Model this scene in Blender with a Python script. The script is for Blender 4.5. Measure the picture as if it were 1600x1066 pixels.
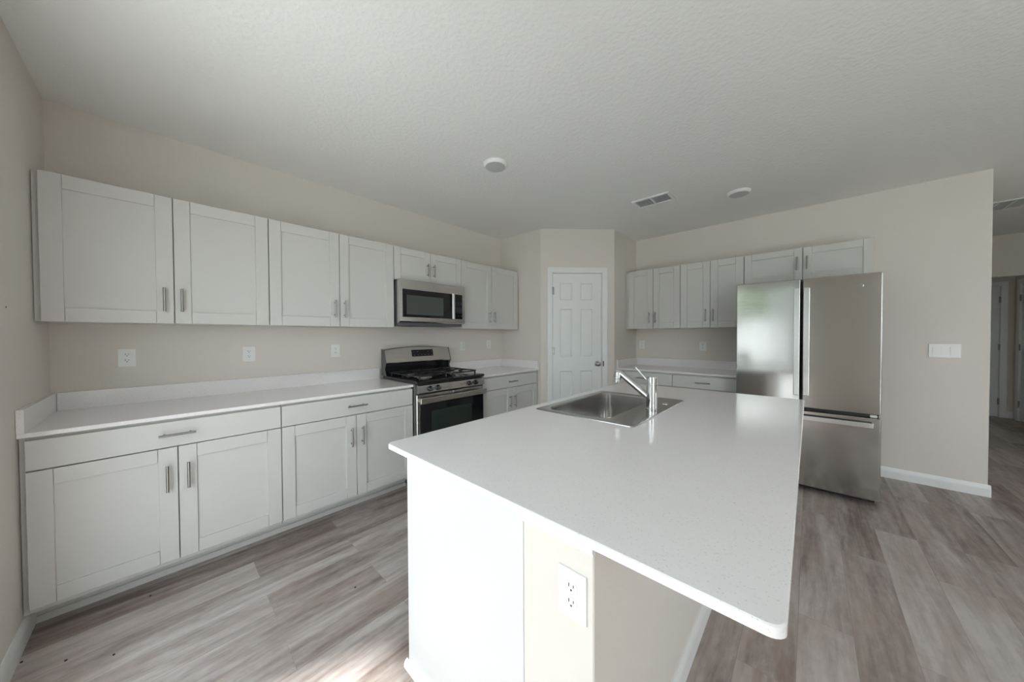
import bpy, bmesh, math, random
from mathutils import Vector, Matrix
random.seed(7)
sc = bpy.context.scene
for _o in list(bpy.data.objects): bpy.data.objects.remove(_o)
COL = sc.collection
PI = math.pi

# ------------------------------------------------------------------ camera
F_PX = 502.77
CAM = Vector((3.0899, 0.4320, 1.3106))
YAW, PITCH, ROLL = 0.7464, -0.0157, -0.0047
fw = Vector((-math.sin(YAW)*math.cos(PITCH), math.cos(YAW)*math.cos(PITCH), math.sin(PITCH)))
rt = Vector((math.cos(YAW), math.sin(YAW), 0)); up = rt.cross(fw)
r2 = rt*math.cos(ROLL) + up*math.sin(ROLL); u2 = up*math.cos(ROLL) - rt*math.sin(ROLL)
cd = bpy.data.cameras.new('camera'); cam = bpy.data.objects.new('camera', cd); COL.objects.link(cam)
cd.sensor_fit = 'HORIZONTAL'; cd.sensor_width = 36.0; cd.lens = F_PX/1600*36.0; cd.clip_start = 0.02; cd.clip_end = 200
cam.matrix_world = Matrix(((r2.x, u2.x, -fw.x, CAM.x), (r2.y, u2.y, -fw.y, CAM.y), (r2.z, u2.z, -fw.z, CAM.z), (0, 0, 0, 1)))
sc.camera = cam

# ------------------------------------------------------------------ light
sc.view_settings.view_transform = 'Standard'; sc.view_settings.look = 'None'
sc.view_settings.gamma = 1.0; sc.view_settings.use_curve_mapping = False
sc.view_settings.exposure = 1.30
SKY = 2.3
sd = bpy.data.lights.new('sun', 'SUN'); sun = bpy.data.objects.new('sun', sd); COL.objects.link(sun)
sd.energy = 5.6; sd.angle = .09; sd.color = (1, .975, .955)
sun.rotation_euler = Vector((-.235, -.505, 1.0)).to_track_quat('Z', 'Y').to_euler()
w = bpy.data.worlds.new('sky'); sc.world = w; w.use_nodes = True
nt = w.node_tree; nt.nodes.clear()
tc = nt.nodes.new('ShaderNodeTexCoord'); sx = nt.nodes.new('ShaderNodeSeparateXYZ')
rp = nt.nodes.new('ShaderNodeValToRGB'); bg = nt.nodes.new('ShaderNodeBackground'); wo = nt.nodes.new('ShaderNodeOutputWorld')
nt.links.new(tc.outputs['Generated'], sx.inputs[0]); nt.links.new(sx.outputs['Z'], rp.inputs[0])
rp.color_ramp.elements[0].position = 0.0; rp.color_ramp.elements[0].color = (0.92, 0.955, 1.0, 1)
rp.color_ramp.elements[1].position = 0.9; rp.color_ramp.elements[1].color = (0.80, 0.90, 1.0, 1)
nt.links.new(rp.outputs[0], bg.inputs[0]); bg.inputs[1].default_value = SKY; nt.links.new(bg.outputs[0], wo.inputs[0])
def portal(name, loc, rot, sx_, sy_):
    ld = bpy.data.lights.new(name, 'AREA'); ld.shape = 'RECTANGLE'; ld.size = sx_; ld.size_y = sy_
    ld.cycles.is_portal = True
    o = bpy.data.objects.new(name, ld); COL.objects.link(o); o.location = loc; o.rotation_euler = rot
# openings: patio door and added fill window in front wall, one window far right
PD = (1.22, 3.0, 0.0, 2.25)
WIN = [(3.3, 4.6, 0.9, 2.3)]
FW_FILL = (4.2, 6.4, 0.0, 2.4)  # unseen front-wall window, added to brighten the right side
XR = 6.8
portal('patio_daylight', ((PD[0]+PD[1])/2, -0.1, PD[3]/2), (-PI/2, 0, 0), PD[1]-PD[0], PD[3])
portal('window_daylight', ((FW_FILL[0]+FW_FILL[1])/2, -0.1, (FW_FILL[2]+FW_FILL[3])/2), (-PI/2, 0, 0), FW_FILL[1]-FW_FILL[0], FW_FILL[3]-FW_FILL[2])  # sky light through the added front window
for i, wn in enumerate(WIN):
    portal('window_daylight', (XR+0.1, (wn[0]+wn[1])/2, (wn[2]+wn[3])/2), (0, PI/2, 0), wn[3]-wn[2], wn[1]-wn[0])
sc.cycles.max_bounces = 16; sc.cycles.diffuse_bounces = 10; sc.cycles.glossy_bounces = 6
sc.cycles.transparent_max_bounces = 12; sc.cycles.sample_clamp_indirect = 6.0
sc.cycles.caustics_reflective = True; sc.cycles.blur_glossy = 1.0; sc.cycles.caustics_refractive = False

# ------------------------------------------------------------------ materials
def mat(name, col=(.8, .8, .8), rough=.5, metal=0.0, bump=None, spec=.5, coat=0.0):
    m = bpy.data.materials.new(name); m.use_nodes = True; n = m.node_tree; b = n.nodes['Principled BSDF']
    b.inputs['Base Color'].default_value = (*col, 1); b.inputs['Roughness'].default_value = rough
    b.inputs['Metallic'].default_value = metal; b.inputs['Specular IOR Level'].default_value = spec
    if coat: b.inputs['Coat Weight'].default_value = coat; b.inputs['Coat Roughness'].default_value = .05
    if bump:
        sc_, st, det = bump
        t = n.nodes.new('ShaderNodeTexCoord'); z = n.nodes.new('ShaderNodeTexNoise'); bp = n.nodes.new('ShaderNodeBump')
        z.inputs['Scale'].default_value = sc_; z.inputs['Detail'].default_value = det
        bp.inputs['Strength'].default_value = st; bp.inputs['Distance'].default_value = .004
        n.links.new(t.outputs['Object'], z.inputs['Vector']); n.links.new(z.outputs['Fac'], bp.inputs['Height']); n.links.new(bp.outputs[0], b.inputs['Normal'])
    return m
def N(m, t): return m.node_tree.nodes.new(t)
def Lk(m, a, b): m.node_tree.links.new(a, b)
def B(m): return m.node_tree.nodes['Principled BSDF']

M_wall = mat('greige_paint', (.70, .66, .617), .7, bump=(90, .25, 3), spec=.3)
M_ceil = mat('textured_white_ceiling', (.80, .805, .79), .9, bump=(45, .7, 4), spec=.2)
M_trim = mat('white_trim_paint', (.80, .81, .81), .35)
M_cab = mat('pale_grey_cabinet', (.60, .596, .578), .42, bump=(260, .03, 2))
M_lam = mat('white_laminate', (.64, .645, .65), .4)
M_added_fence = mat('white_added_fence', (.62, .62, .62), .5)
M_door = mat('white_door_paint', (.78, .81, .81), .38)
M_white = mat('white_plastic', (.80, .81, .80), .3)
M_dark = mat('black_plastic', (.015, .015, .017), .35)
M_slot = mat('slot_dark', (.03, .03, .03), .6)
M_glossblk = mat('black_enamel', (.012, .012, .014), .08)
M_iron = mat('cast_iron', (.026, .026, .028), .26, bump=(300, .15, 2))
M_chrome = mat('chrome', (.70, .70, .71), .06, 1.0)
M_nickel = mat('brushed_nickel', (.33, .325, .315), .28, 1.0)
M_grid = mat('dark_gasket', (.02, .02, .02), .6)
M_graymark = mat('grey_print', (.35, .36, .37), .5)
M_side = mat('dark_grey_appliance_side', (.11, .11, .115), .45)

def steel(name, col, rough, axis, wav=0.0):
    m = mat(name, col, rough, 1.0)
    t = N(m, 'ShaderNodeTexCoord'); mp = N(m, 'ShaderNodeMapping'); z = N(m, 'ShaderNodeTexNoise'); r = N(m, 'ShaderNodeMapRange')
    s = [400, 400, 400]; s[axis] = 4; mp.inputs['Scale'].default_value = s
    z.inputs['Scale'].default_value = 1.0; z.inputs['Detail'].default_value = 3
    Lk(m, t.outputs['Object'], mp.inputs[0]); Lk(m, mp.outputs[0], z.inputs['Vector']); Lk(m, z.outputs['Fac'], r.inputs[0])
    r.inputs[1].default_value = .3; r.inputs[2].default_value = .7; r.inputs[3].default_value = rough*.8; r.inputs[4].default_value = rough*1.2
    Lk(m, r.outputs[0], B(m).inputs['Roughness'])
    if wav:
        z2 = N(m, 'ShaderNodeTexNoise'); z2.inputs['Scale'].default_value = 3.2; z2.inputs['Detail'].default_value = 0
        bp = N(m, 'ShaderNodeBump'); bp.inputs['Strength'].default_value = wav; bp.inputs['Distance'].default_value = .01
        Lk(m, t.outputs['Object'], z2.inputs['Vector']); Lk(m, z2.outputs['Fac'], bp.inputs['Height']); Lk(m, bp.outputs[0], B(m).inputs['Normal'])
    return m
M_ss = steel('stainless_fridge', (.50, .49, .475), .13, 0, .10)
M_ssh = steel('stainless_handle', (.66, .66, .65), .22, 2)
M_ssr = steel('stainless_range', (.60, .585, .56), .24, 1)
M_sink_lit = mat('stainless_sink_lit', (.62, .61, .60), .18, 1.0)  # bowl steel lightened for the bright light inside it
M_sink_dim = mat('stainless_sink_dim', (.40, .395, .38), .22, 1.0)  # same steel darkened for the dim reflections along the rim

def quartz():
    m = mat('white_speckled_quartz', (.8, .8, .8), .13)
    t = N(m, 'ShaderNodeTexCoord'); v = N(m, 'ShaderNodeTexNoise'); v.inputs['Scale'].default_value = 210; v.inputs['Detail'].default_value = 2
    r = N(m, 'ShaderNodeValToRGB'); e = r.color_ramp.elements
    e[0].position = .29; e[0].color = (.66, .64, .63, 1); e[1].position = .37; e[1].color = (.815, .795, .80, 1)
    x = e.new(.70); x.color = (.82, .80, .805, 1); y = e.new(.80); y.color = (.83, .83, .83, 1)
    Lk(m, t.outputs['Object'], v.inputs['Vector']); Lk(m, v.outputs['Fac'], r.inputs[0]); Lk(m, r.outputs[0], B(m).inputs['Base Color'])
    return m
M_quartz = quartz()

def floor_mat():
    m = mat('grey_oak_vinyl_plank', (.5, .5, .5), .38)
    t = N(m, 'ShaderNodeTexCoord'); sp = N(m, 'ShaderNodeSeparateXYZ'); cb = N(m, 'ShaderNodeCombineXYZ')
    Lk(m, t.outputs['Object'], sp.inputs[0]); Lk(m, sp.outputs['Y'], cb.inputs[0]); Lk(m, sp.outputs['X'], cb.inputs[1])
    br = N(m, 'ShaderNodeTexBrick'); br.offset = .37; br.offset_frequency = 2
    br.inputs['Scale'].default_value = 1; br.inputs['Brick Width'].default_value = 1.22; br.inputs['Row Height'].default_value = .18
    br.inputs['Mortar Size'].default_value = .0009; br.inputs['Mortar Smooth'].default_value = 0
    br.inputs['Color1'].default_value = (0, 0, 0, 1); br.inputs['Color2'].default_value = (1, 1, 1, 1); br.inputs['Mortar'].default_value = (.5, .5, .5, 1)
    Lk(m, cb.outputs[0], br.inputs['Vector'])
    # each plank gets its own slice of the grain
    mu = N(m, 'ShaderNodeVectorMath'); mu.operation = 'MULTIPLY'; mu.inputs[1].default_value = (37, 53, 71); Lk(m, br.outputs['Color'], mu.inputs[0])
    ad = N(m, 'ShaderNodeVectorMath'); ad.operation = 'ADD'; Lk(m, cb.outputs[0], ad.inputs[0]); Lk(m, mu.outputs[0], ad.inputs[1])
    def noise(sx_, sy_, det, rough, dist=0.0):
        mp = N(m, 'ShaderNodeMapping'); mp.inputs['Scale'].default_value = (sx_, sy_, 1); Lk(m, ad.outputs[0], mp.inputs[0])
        z = N(m, 'ShaderNodeTexNoise'); z.inputs['Scale'].default_value = 1; z.inputs['Detail'].default_value = det
        z.inputs['Roughness'].default_value = rough; z.inputs['Distortion'].default_value = dist; Lk(m, mp.outputs[0], z.inputs['Vector']); return z
    a = noise(1.0, 6.5, 6, .66, .9); b = noise(2.5, 38, 4, .6, .2); c = noise(1.6, 6, 3, .5, .8); d = noise(14, 30, 3, .6)
    def math_(op, x, y):
        k = N(m, 'ShaderNodeMath'); k.operation = op
        for i, q in enumerate((x, y)):
            if isinstance(q, (int, float)): k.inputs[i].default_value = q
            else: Lk(m, q, k.inputs[i])
        return k.outputs[0]
    s = math_('ADD', math_('MULTIPLY', a.outputs['Fac'], .55), math_('MULTIPLY', b.outputs['Fac'], .25))
    s = math_('ADD', s, math_('MULTIPLY', d.outputs['Fac'], .16))
    s = math_('ADD', s, math_('MULTIPLY', math_('SUBTRACT', br.outputs['Color'], .5), .15))
    r = N(m, 'ShaderNodeValToRGB'); e = r.color_ramp.elements
    e[0].position = .33; e[0].color = (.17, .129, .114, 1); e[1].position = .62; e[1].color = (.555, .51, .487, 1)
    x = e.new(.47); x.color = (.363, .311, .29, 1)
    Lk(m, s, r.inputs[0])
    mx = N(m, 'ShaderNodeMix'); mx.data_type = 'RGBA'; mx.blend_type = 'MIX'
    rr = N(m, 'ShaderNodeMapRange'); rr.inputs[1].default_value = .48; rr.inputs[2].default_value = .72; rr.inputs[4].default_value = .55
    Lk(m, c.outputs['Fac'], rr.inputs[0]); Lk(m, rr.outputs[0], mx.inputs['Factor'])
    Lk(m, r.outputs[0], mx.inputs[6]); mx.inputs[7].default_value = (.37, .285, .243, 1)
    dk = N(m, 'ShaderNodeMix'); dk.data_type = 'RGBA'; dk.blend_type = 'MULTIPLY'
    Lk(m, math_('MULTIPLY', br.outputs['Fac'], .28), dk.inputs['Factor']); Lk(m, mx.outputs[2], dk.inputs[6]); dk.inputs[7].default_value = (.25, .22, .2, 1)
    Lk(m, dk.outputs[2], B(m).inputs['Base Color'])
    bp = N(m, 'ShaderNodeBump'); bp.inputs['Strength'].default_value = .12; bp.inputs['Distance'].default_value = .002
    Lk(m, s, bp.inputs['Height']); Lk(m, bp.outputs[0], B(m).inputs['Normal'])
    return m
M_floor = floor_mat()
def glass(name, tint=(1, 1, 1)):
    m = bpy.data.materials.new(name); m.use_nodes = True; n = m.node_tree; n.nodes.clear()
    o = n.nodes.new('ShaderNodeOutputMaterial'); mx = n.nodes.new('ShaderNodeMixShader'); tr = n.nodes.new('ShaderNodeBsdfTransparent')
    gl = n.nodes.new('ShaderNodeBsdfGlossy'); mx.inputs[0].default_value = .07
    tr.inputs[0].default_value = (*tint, 1); gl.inputs['Roughness'].default_value = .01
    n.links.new(tr.outputs[0], mx.inputs[1]); n.links.new(gl.outputs[0], mx.inputs[2]); n.links.new(mx.outputs[0], o.inputs[0])
    return m
M_glass = glass('clear_window_glass', (.95, .97, .96))
M_ovenglass = mat('oven_glass_reflection_tint', (.022, .032, .028), .04)  # greenish lifted base stands in for a reflection in the window
M_mwglass = mat('microwave_window_mesh', (.075, .085, .082), .10)
M_blind = mat('white_vinyl_blind', (.82, .83, .84), .5)
_n = M_blind.node_tree; _t = _n.nodes.new('ShaderNodeBsdfTranslucent'); _t.inputs[0].default_value = (.8, .81, .82, 1); _x = _n.nodes.new('ShaderNodeMixShader'); _x.inputs[0].default_value = .5
_n.links.new(_n.nodes['Principled BSDF'].outputs[0], _x.inputs[1]); _n.links.new(_t.outputs[0], _x.inputs[2]); _n.links.new(_x.outputs[0], _n.nodes['Material Output'].inputs[0])
M_lens = mat('frosted_light_lens', (.52, .53, .52), .5)
M_lawn = mat('lawn_green', (.27, .267, .235), .9, bump=(30, .5, 4))
M_patio = mat('concrete_patio', (.60, .59, .57), .8, bump=(60, .2, 3))
M_knob = mat('range_knob_black', (.02, .02, .022), .25)
M_duct = mat('grey_duct', (.30, .31, .31), .6)
M_hole = mat('dark_speck', (.025, .022, .02), .7)

# ------------------------------------------------------------------ mesh helpers
class MB:
    def __init__(s): s.bm = bmesh.new()
    def box(s, lo, hi, bev=0.0, seg=1):
        lo, hi = [min(a, b) for a, b in zip(lo, hi)], [max(a, b) for a, b in zip(lo, hi)]
        r = bmesh.ops.create_cube(s.bm, size=1.0); vs = r['verts']
        for v in vs: v.co = Vector([lo[i] + (v.co[i]+.5)*(hi[i]-lo[i]) for i in range(3)])
        if bev:
            es = list({e for v in vs for e in v.link_edges})
            bmesh.ops.bevel(s.bm, geom=es, offset=min(bev, .45*min(hi[i]-lo[i] for i in range(3))), segments=seg, affect='EDGES', profile=.5)
        return s
    def tube(s, pts, rad, n=12, cap=True):
        pts = [Vector(p) for p in pts]; rads = rad if isinstance(rad, (list, tuple)) else [rad]*len(pts)
        rings = []
        ref = None
        for i, p in enumerate(pts):
            d = (pts[min(i+1, len(pts)-1)] - pts[max(i-1, 0)]).normalized()
            if ref is None: ref = Vector((0, 0, 1)) if abs(d.z) < .9 else Vector((1, 0, 0))
            a = d.cross(ref).normalized(); b = a.cross(d).normalized(); ref = b
            rings.append([s.bm.verts.new(p + (a*math.cos(2*PI*k/n) + b*math.sin(2*PI*k/n))*rads[i]) for k in range(n)])
        for A, Bq in zip(rings, rings[1:]):
            for k in range(n): s.bm.faces.new((A[k], A[(k+1) % n], Bq[(k+1) % n], Bq[k]))
        if cap: s.bm.faces.new(rings[0][::-1]); s.bm.faces.new(rings[-1])
        return s
    def lathe(s, c, axis, prof, n=32):
        # prof: (radius, along) pairs; axis 'x','y','z' or a Vector
        ax = {'x': Vector((1, 0, 0)), 'y': Vector((0, 1, 0)), 'z': Vector((0, 0, 1)), '-x': Vector((-1, 0, 0)), '-y': Vector((0, -1, 0)), '-z': Vector((0, 0, -1))}.get(axis, axis) if isinstance(axis, str) else Vector(axis).normalized()
        ref = Vector((0, 0, 1)) if abs(ax.z) < .9 else Vector((1, 0, 0))
        a = ax.cross(ref).normalized(); b = ax.cross(a).normalized(); c = Vector(c); rings = []
        for r, h in prof:
            if r < 1e-6: rings.append([s.bm.verts.new(c + ax*h)])
            else: rings.append([s.bm.verts.new(c + ax*h + (a*math.cos(2*PI*k/n) + b*math.sin(2*PI*k/n))*r) for k in range(n)])
        for A, Bq in zip(rings, rings[1:]):
            for k in range(n):
                k2 = (k+1) % n
                if len(A) == 1 and len(Bq) > 1: s.bm.faces.new((A[0], Bq[k2], Bq[k]))
                elif len(Bq) == 1 and len(A) > 1: s.bm.faces.new((A[k], A[k2], Bq[0]))
                elif len(A) > 1: s.bm.faces.new((A[k], A[k2], Bq[k2], Bq[k]))
        return s
    def prism(s, poly, fn, t0, t1, bev=0.0, seg=2):
        # poly in 2D, fn(p, t) -> 3D
        A = [s.bm.verts.new(fn(p, t0)) for p in poly]; Bq = [s.bm.verts.new(fn(p, t1)) for p in poly]; n = len(poly)
        fs = [s.bm.faces.new(A[::-1]), s.bm.faces.new(Bq)]
        for k in range(n): fs.append(s.bm.faces.new((A[k], A[(k+1) % n], Bq[(k+1) % n], Bq[k])))
        if bev:
            es = list({e for f in fs for e in f.edges})
            bmesh.ops.bevel(s.bm, geom=es, offset=bev, segments=seg, affect='EDGES', profile=.5)
        return s
    def loops(s, loops, close_last=True, close_first=False):
        R = [[s.bm.verts.new(p) for p in L] for L in loops]; n = len(R[0])
        for A, Bq in zip(R, R[1:]):
            for k in range(n): s.bm.faces.new((A[k], A[(k+1) % n], Bq[(k+1) % n], Bq[k]))
        if close_last: s.bm.faces.new(R[-1])
        if close_first: s.bm.faces.new(R[0][::-1])
        return s
def rrect(x0, x1, y0, y1, r, z, n=6):
    out = []
    for cx, cy, a0 in ((x1-r, y1-r, 0), (x0+r, y1-r, PI/2), (x0+r, y0+r, PI), (x1-r, y0+r, 1.5*PI)):
        for k in range(n+1):
            a = a0 + PI/2*k/n; out.append(Vector((cx + r*math.cos(a), cy + r*math.sin(a), z)))
    return out
def wmat(o):
    m = o.matrix_basis.copy()
    while o.parent: o = o.parent; m = o.matrix_basis @ m
    return m
def obj(name, mb, material, parent=None, T=None, local=False, smooth=35):
    bm = mb.bm
    if T:
        for v in bm.verts: v.co = Vector(T(*v.co))
    if parent is not None and not local:
        inv = wmat(parent).inverted(); bm.transform(inv)
    bmesh.ops.recalc_face_normals(bm, faces=bm.faces[:])
    me = bpy.data.meshes.new(name); bm.to_mesh(me); bm.free()
    mats = material if isinstance(material, (list, tuple)) else [material]
    for q in mats: me.materials.append(q)
    if smooth:
        me.shade_smooth(); me.set_sharp_from_angle(angle=math.radians(smooth))
    o = bpy.data.objects.new(name, me); COL.objects.link(o)
    if smooth:
        wn_ = o.modifiers.new('weighted_normal', 'WEIGHTED_NORMAL'); wn_.keep_sharp = True; wn_.weight = 100
    if parent is not None: o.parent = parent
    return o
def tag(o, label, cat, group=None):
    o['label'] = label; o['category'] = cat
    if group: o['group'] = group
    return o
def thing(name, label, cat, loc=(0, 0, 0), rotz=0.0, group=None):
    o = bpy.data.objects.new(name, None); o.empty_display_size = .1; COL.objects.link(o)
    o.location = loc; o.rotation_euler = (0, 0, rotz); tag(o, label, cat, group); return o
def struct(name, mb, material, parent=None, T=None):
    o = obj(name, mb, material, parent, T)
    if parent is None: o['kind'] = 'structure'
    return o
def sroot(name, loc, rotz=0):
    o = bpy.data.objects.new(name, None); COL.objects.link(o); o.location = loc; o.rotation_euler = (0, 0, rotz); o['kind'] = 'structure'; return o
def dup(root, loc, rotz, label, group=None):
    r = root.copy(); COL.objects.link(r); r.location = loc; r.rotation_euler = (0, 0, rotz); r['label'] = label
    if group: r['group'] = group
    for ch in list(root.children):
        c = ch.copy(); COL.objects.link(c); c.parent = r
        for g in ch.children:
            d = g.copy(); COL.objects.link(d); d.parent = c
    return r

# ------------------------------------------------------------------ room shell
H = 2.62; YP = 3.57; XP = .669; XQ = 1.311; YQ = 4.226; YF = 4.91; XE = 4.15
YH = 9.3; XH = 5.4; YHD = 8.0; YL = 6.5
TW = .12
struct('floor', MB().box((-.15, -.12, -.1), (XR+.15, YH+.15, 0)), M_floor)
struct('ceiling', MB().box((-.15, -.15, H), (XR+.15, YH+.15, H+.1)), M_ceil)
struct('wall_left', MB().box((-TW, -TW, 0), (0, YP+TW, H)), M_wall)
mb = MB(); mb.box((0, -TW, 0), (PD[0], 0, H)); mb.box((PD[1], -TW, 0), (FW_FILL[0], 0, H)); mb.box((FW_FILL[1], -TW, 0), (XR, 0, H)); mb.box((PD[0], -TW, PD[3]), (PD[1], 0, H)); mb.box((FW_FILL[0], -TW, 0), (FW_FILL[1], 0, FW_FILL[2])); mb.box((FW_FILL[0], -TW, FW_FILL[3]), (FW_FILL[1], 0, H))
struct('wall_front', mb, M_wall)
struct('wall_pantry_side', MB().box((0, YP, 0), (XP, YP+TW, H)), M_wall)
# diagonal pantry wall with its door opening (s along the wall, d out of it, z)
DL = math.hypot(XQ-XP, YQ-YP); DA = math.atan2(YQ-YP, XQ-XP)
dS = Vector((math.cos(DA), math.sin(DA), 0)); dN = Vector((math.sin(DA), -math.cos(DA), 0))
def TD(s, d, z): return Vector((XP, YP, 0)) + dS*s + dN*d + Vector((0, 0, z))
S0, S1, SZ = .150, .757, 2.077      # leaf
mb = MB(); mb.box((0, -TW, 0), (S0-.012, 0, H)); mb.box((S1+.012, -TW, 0), (DL, 0, H)); mb.box((S0-.012, -TW, SZ+.012), (S1+.012, 0, H))
struct('wall_pantry_door', mb, M_wall, T=TD)
struct('wall_pantry_return', MB().box((XQ-TW, YQ, 0), (XQ, YF+TW, H)), M_wall)
struct('wall_back', MB().box((XQ, YF, 0), (XE, YF+TW, H)), M_wall)
struct('wall_hall_left', MB().box((XE-TW, YF+TW, 0), (XE, YH, H)), M_wall)
struct('wall_hall_header', MB().box((XE, YHD, 2.07), (XH, YHD+TW, H)), M_wall)
D2 = (4.47, 5.27, 2.05)              # hall end door leaf x0, x1, top
mb = MB(); mb.box((XE-TW, YH, 0), (D2[0]-.012, YH+TW, H)); mb.box((D2[1]+.012, YH, 0), (XH+TW, YH+TW, H)); mb.box((D2[0]-.012, YH, D2[2]+.012), (D2[1]+.012, YH+TW, H))
struct('wall_hall_back', mb, M_wall)
D3 = (8.30, 9.11, 2.05)
mb = MB(); mb.box((XH, YL, 0), (XH+TW, D3[0]-.012, H)); mb.box((XH, D3[1]+.012, 0), (XH+TW, YH, H)); mb.box((XH, D3[0]-.012, D3[2]+.012), (XH+TW, D3[1]+.012, H))
struct('wall_hall_right', mb, M_wall)
struct('wall_living_back', MB().box((XH+TW, YL, 0), (XR, YL+TW, H)), M_wall)
mb = MB(); ys = [-TW]
for wn in WIN: ys += [wn[0], wn[1]]
ys.append(YL+TW)
for a, b in zip(ys[0::2], ys[1::2]): mb.box((XR, a, 0), (XR+TW, b, H))
for wn in WIN: mb.box((XR, wn[0], 0), (XR+TW, wn[1], wn[2])); mb.box((XR, wn[0], wn[3]), (XR+TW, wn[1], H))
struct('wall_right', mb, M_wall)
struct('wall_pantry_light_block', MB().box((S0-.05, -TW-.03, 0), (S1+.05, -TW, SZ+.05)), M_wall, T=TD)  # panel added behind the pantry door to stop light leaking through gaps
struct('wall_hall_light_block', MB().box((D2[0]-.05, YH+TW, 0), (D2[1]+.05, YH+TW+.03, D2[2]+.05)), M_wall)  # unseen panel added to keep outside light from the end door gaps
struct('wall_hall_right_light_block', MB().box((XH+TW, D3[0]-.05, 0), (XH+TW+.03, D3[1]+.05, D3[2]+.05)), M_wall)  # unseen panel added to block light behind the hall side door
# patio sliding door, living room window, and front window added for fill light
def framed(name, T, s0, s1, z0, z1, splits, fw_=.05):
    root = sroot(name, T((s0+s1)/2, -.06, z0))
    mb = MB(); mb.box((s0, -.10, z0), (s0+fw_, -.03, z1)); mb.box((s1-fw_, -.10, z0), (s1, -.03, z1)); mb.box((s0+fw_, -.10, z1-fw_), (s1-fw_, -.03, z1)); mb.box((s0+fw_, -.10, z0), (s1-fw_, -.03, z0+fw_))
    obj('window_frame', mb, M_trim, root, T)
    es = [s0+fw_] + splits + [s1-fw_]
    for q in splits: obj('mullion', MB().box((q-.03, -.095, z0+fw_), (q+.03, -.035, z1-fw_)), M_trim, root, T)
    for a, b in zip(es, es[1:]): obj('pane', MB().box((a, -.067, z0+fw_), (b, -.063, z1-fw_)), M_glass, root, T)
TX = lambda s, d, z: Vector((s, d, z))
TR = lambda s, d, z: Vector((XR-d, s, z))
framed('window_1', TX, PD[0], PD[1], PD[2], PD[3], [1.98], .06)
for i, wn in enumerate(WIN): framed('window_%d' % (i+2), TR, *wn, [(wn[0]+wn[1])/2])
framed('window_3', TX, *FW_FILL, [(FW_FILL[0]+FW_FILL[1])/2])
struct('ground', MB().box((-30, -40, -.4), (40, 30, -.16)), M_lawn)
struct('patio_slab', MB().box((0.4, -5.2, -.16), (6.9, -.13, -.02)), M_patio)
# white fence and green treeline, added out of view to dim the fridge reflection
mb = MB(); x = -7.0
while x < 2.5:
    mb.box((x, -7.09, -.16), (x+.13, -6.96, 1.95)); 
    for k in range(15): mb.box((x+.13+k*.15, -7.04, -.08), (x+.277+k*.15, -7.01, 1.78))
    mb.box((x+.13, -7.06, 1.74), (x+2.38, -6.99, 1.84)); mb.box((x+.13, -7.06, -.12), (x+2.38, -6.99, .02)); x += 2.38
struct('wall_added_fence', mb, M_added_fence)
mb = MB(); bmesh.ops.create_grid(mb.bm, x_segments=60, y_segments=14, size=1)
for v in mb.bm.verts:
    a, h = v.co.x*6.5-2, (v.co.y+1)*2.3
    v.co = Vector((a+random.uniform(-.15, .15), -12.5-random.uniform(0, .8)-.35*max(0, h-3.5)**1.2, -.2+h*(.8+.12*math.sin(a*1.3)+.08*math.sin(a*2.9+1))))
struct('ground_added_treeline', mb, mat('added_tree_foliage', (.14, .19, .10), .9, bump=(8, 1, 5)))
# vertical blind drawn to the side of the patio door
bl = thing('vertical_blind', 'white vertical vane blind drawn to the right of the patio door', 'blind', (2.75, .05, 2.27))
obj('head_rail', MB().box((1.75, .03, 2.27), (PD[1]+.03, .075, 2.315), .004), M_blind, bl)
mb = MB()
for k in range(11):
    x = 2.53+k*.045; a = .35
    mb.box((-.044, -.0008, .03), (.044, .0008, 2.268))
    for v in mb.bm.verts[-8:]:
        px, py = v.co.x, v.co.y; v.co.x = x + px*math.cos(PI/2-a) - py*math.sin(PI/2-a); v.co.y = .053 + px*math.sin(PI/2-a) + py*math.cos(PI/2-a)
obj('vanes', mb, M_blind, bl)

# baseboards
def base_prof(h=.095, t=.014):
    return [(0, 0), (t, 0), (t, h*.62), (t*.8, h*.72), (t*.72, h*.86), (t*.35, h), (0, h)]
def baseboard(name, T, s0, s1):
    struct(name, MB().prism(base_prof(), lambda p, t: Vector((t, p[0], p[1])), s0, s1), M_trim, T=T)
baseboard('baseboard_front', TX, .485, PD[0])
TB = lambda s, d, z: Vector((s, YF-d, z))
baseboard('baseboard_back', TB, 3.50, XE+.014)
TE = lambda s, d, z: Vector((XE+d, s, z))
baseboard('baseboard_hall_left', TE, YF-.0, YH)
THB = lambda s, d, z: Vector((s, YH-d, z))
baseboard('baseboard_living', lambda s, d, z: Vector((s, YL-d, z)), XH-.014, XR)
baseboard('baseboard_hall_right', lambda s, d, z: Vector((XH-d, s, z)), YL, D3[0]-.085)
baseboard('baseboard_hall_back', THB, 5.345, XH)

# ------------------------------------------------------------------ doors
def six_panel(name, T, s0, s1, z1, d, rows, cols, parent, m=M_door):
    mb = MB(); t = .035
    mb.box((s0, d-t, .008), (s1, d-.0112, z1))
    # raised field with grooves: frame boxes around six panels
    S = [s0] + [c for cc in cols for c in cc] + [s1]; Z = [.008] + [r for rr in rows for r in rr] + [z1]
    for i in range(0, len(S), 2): mb.box((S[i], d-.012, .008), (S[i+1], d, z1))
    for cc in cols:
        for i in range(0, len(Z), 2): mb.box((cc[0], d-.012, Z[i]), (cc[1], d, Z[i+1]))
        for rr in rows:
            L = []
            for g, dd in ((0, 0), (.010, .0105), (.015, .0105), (.030, .0015)):
                L.append([Vector((x, d-dd, z)) for x, z in ((cc[0]+g, rr[0]+g), (cc[1]-g, rr[0]+g), (cc[1]-g, rr[1]-g), (cc[0]+g, rr[1]-g))])
            mb.loops(L)
    return obj('door_leaf', mb, m, parent, T)
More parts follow.
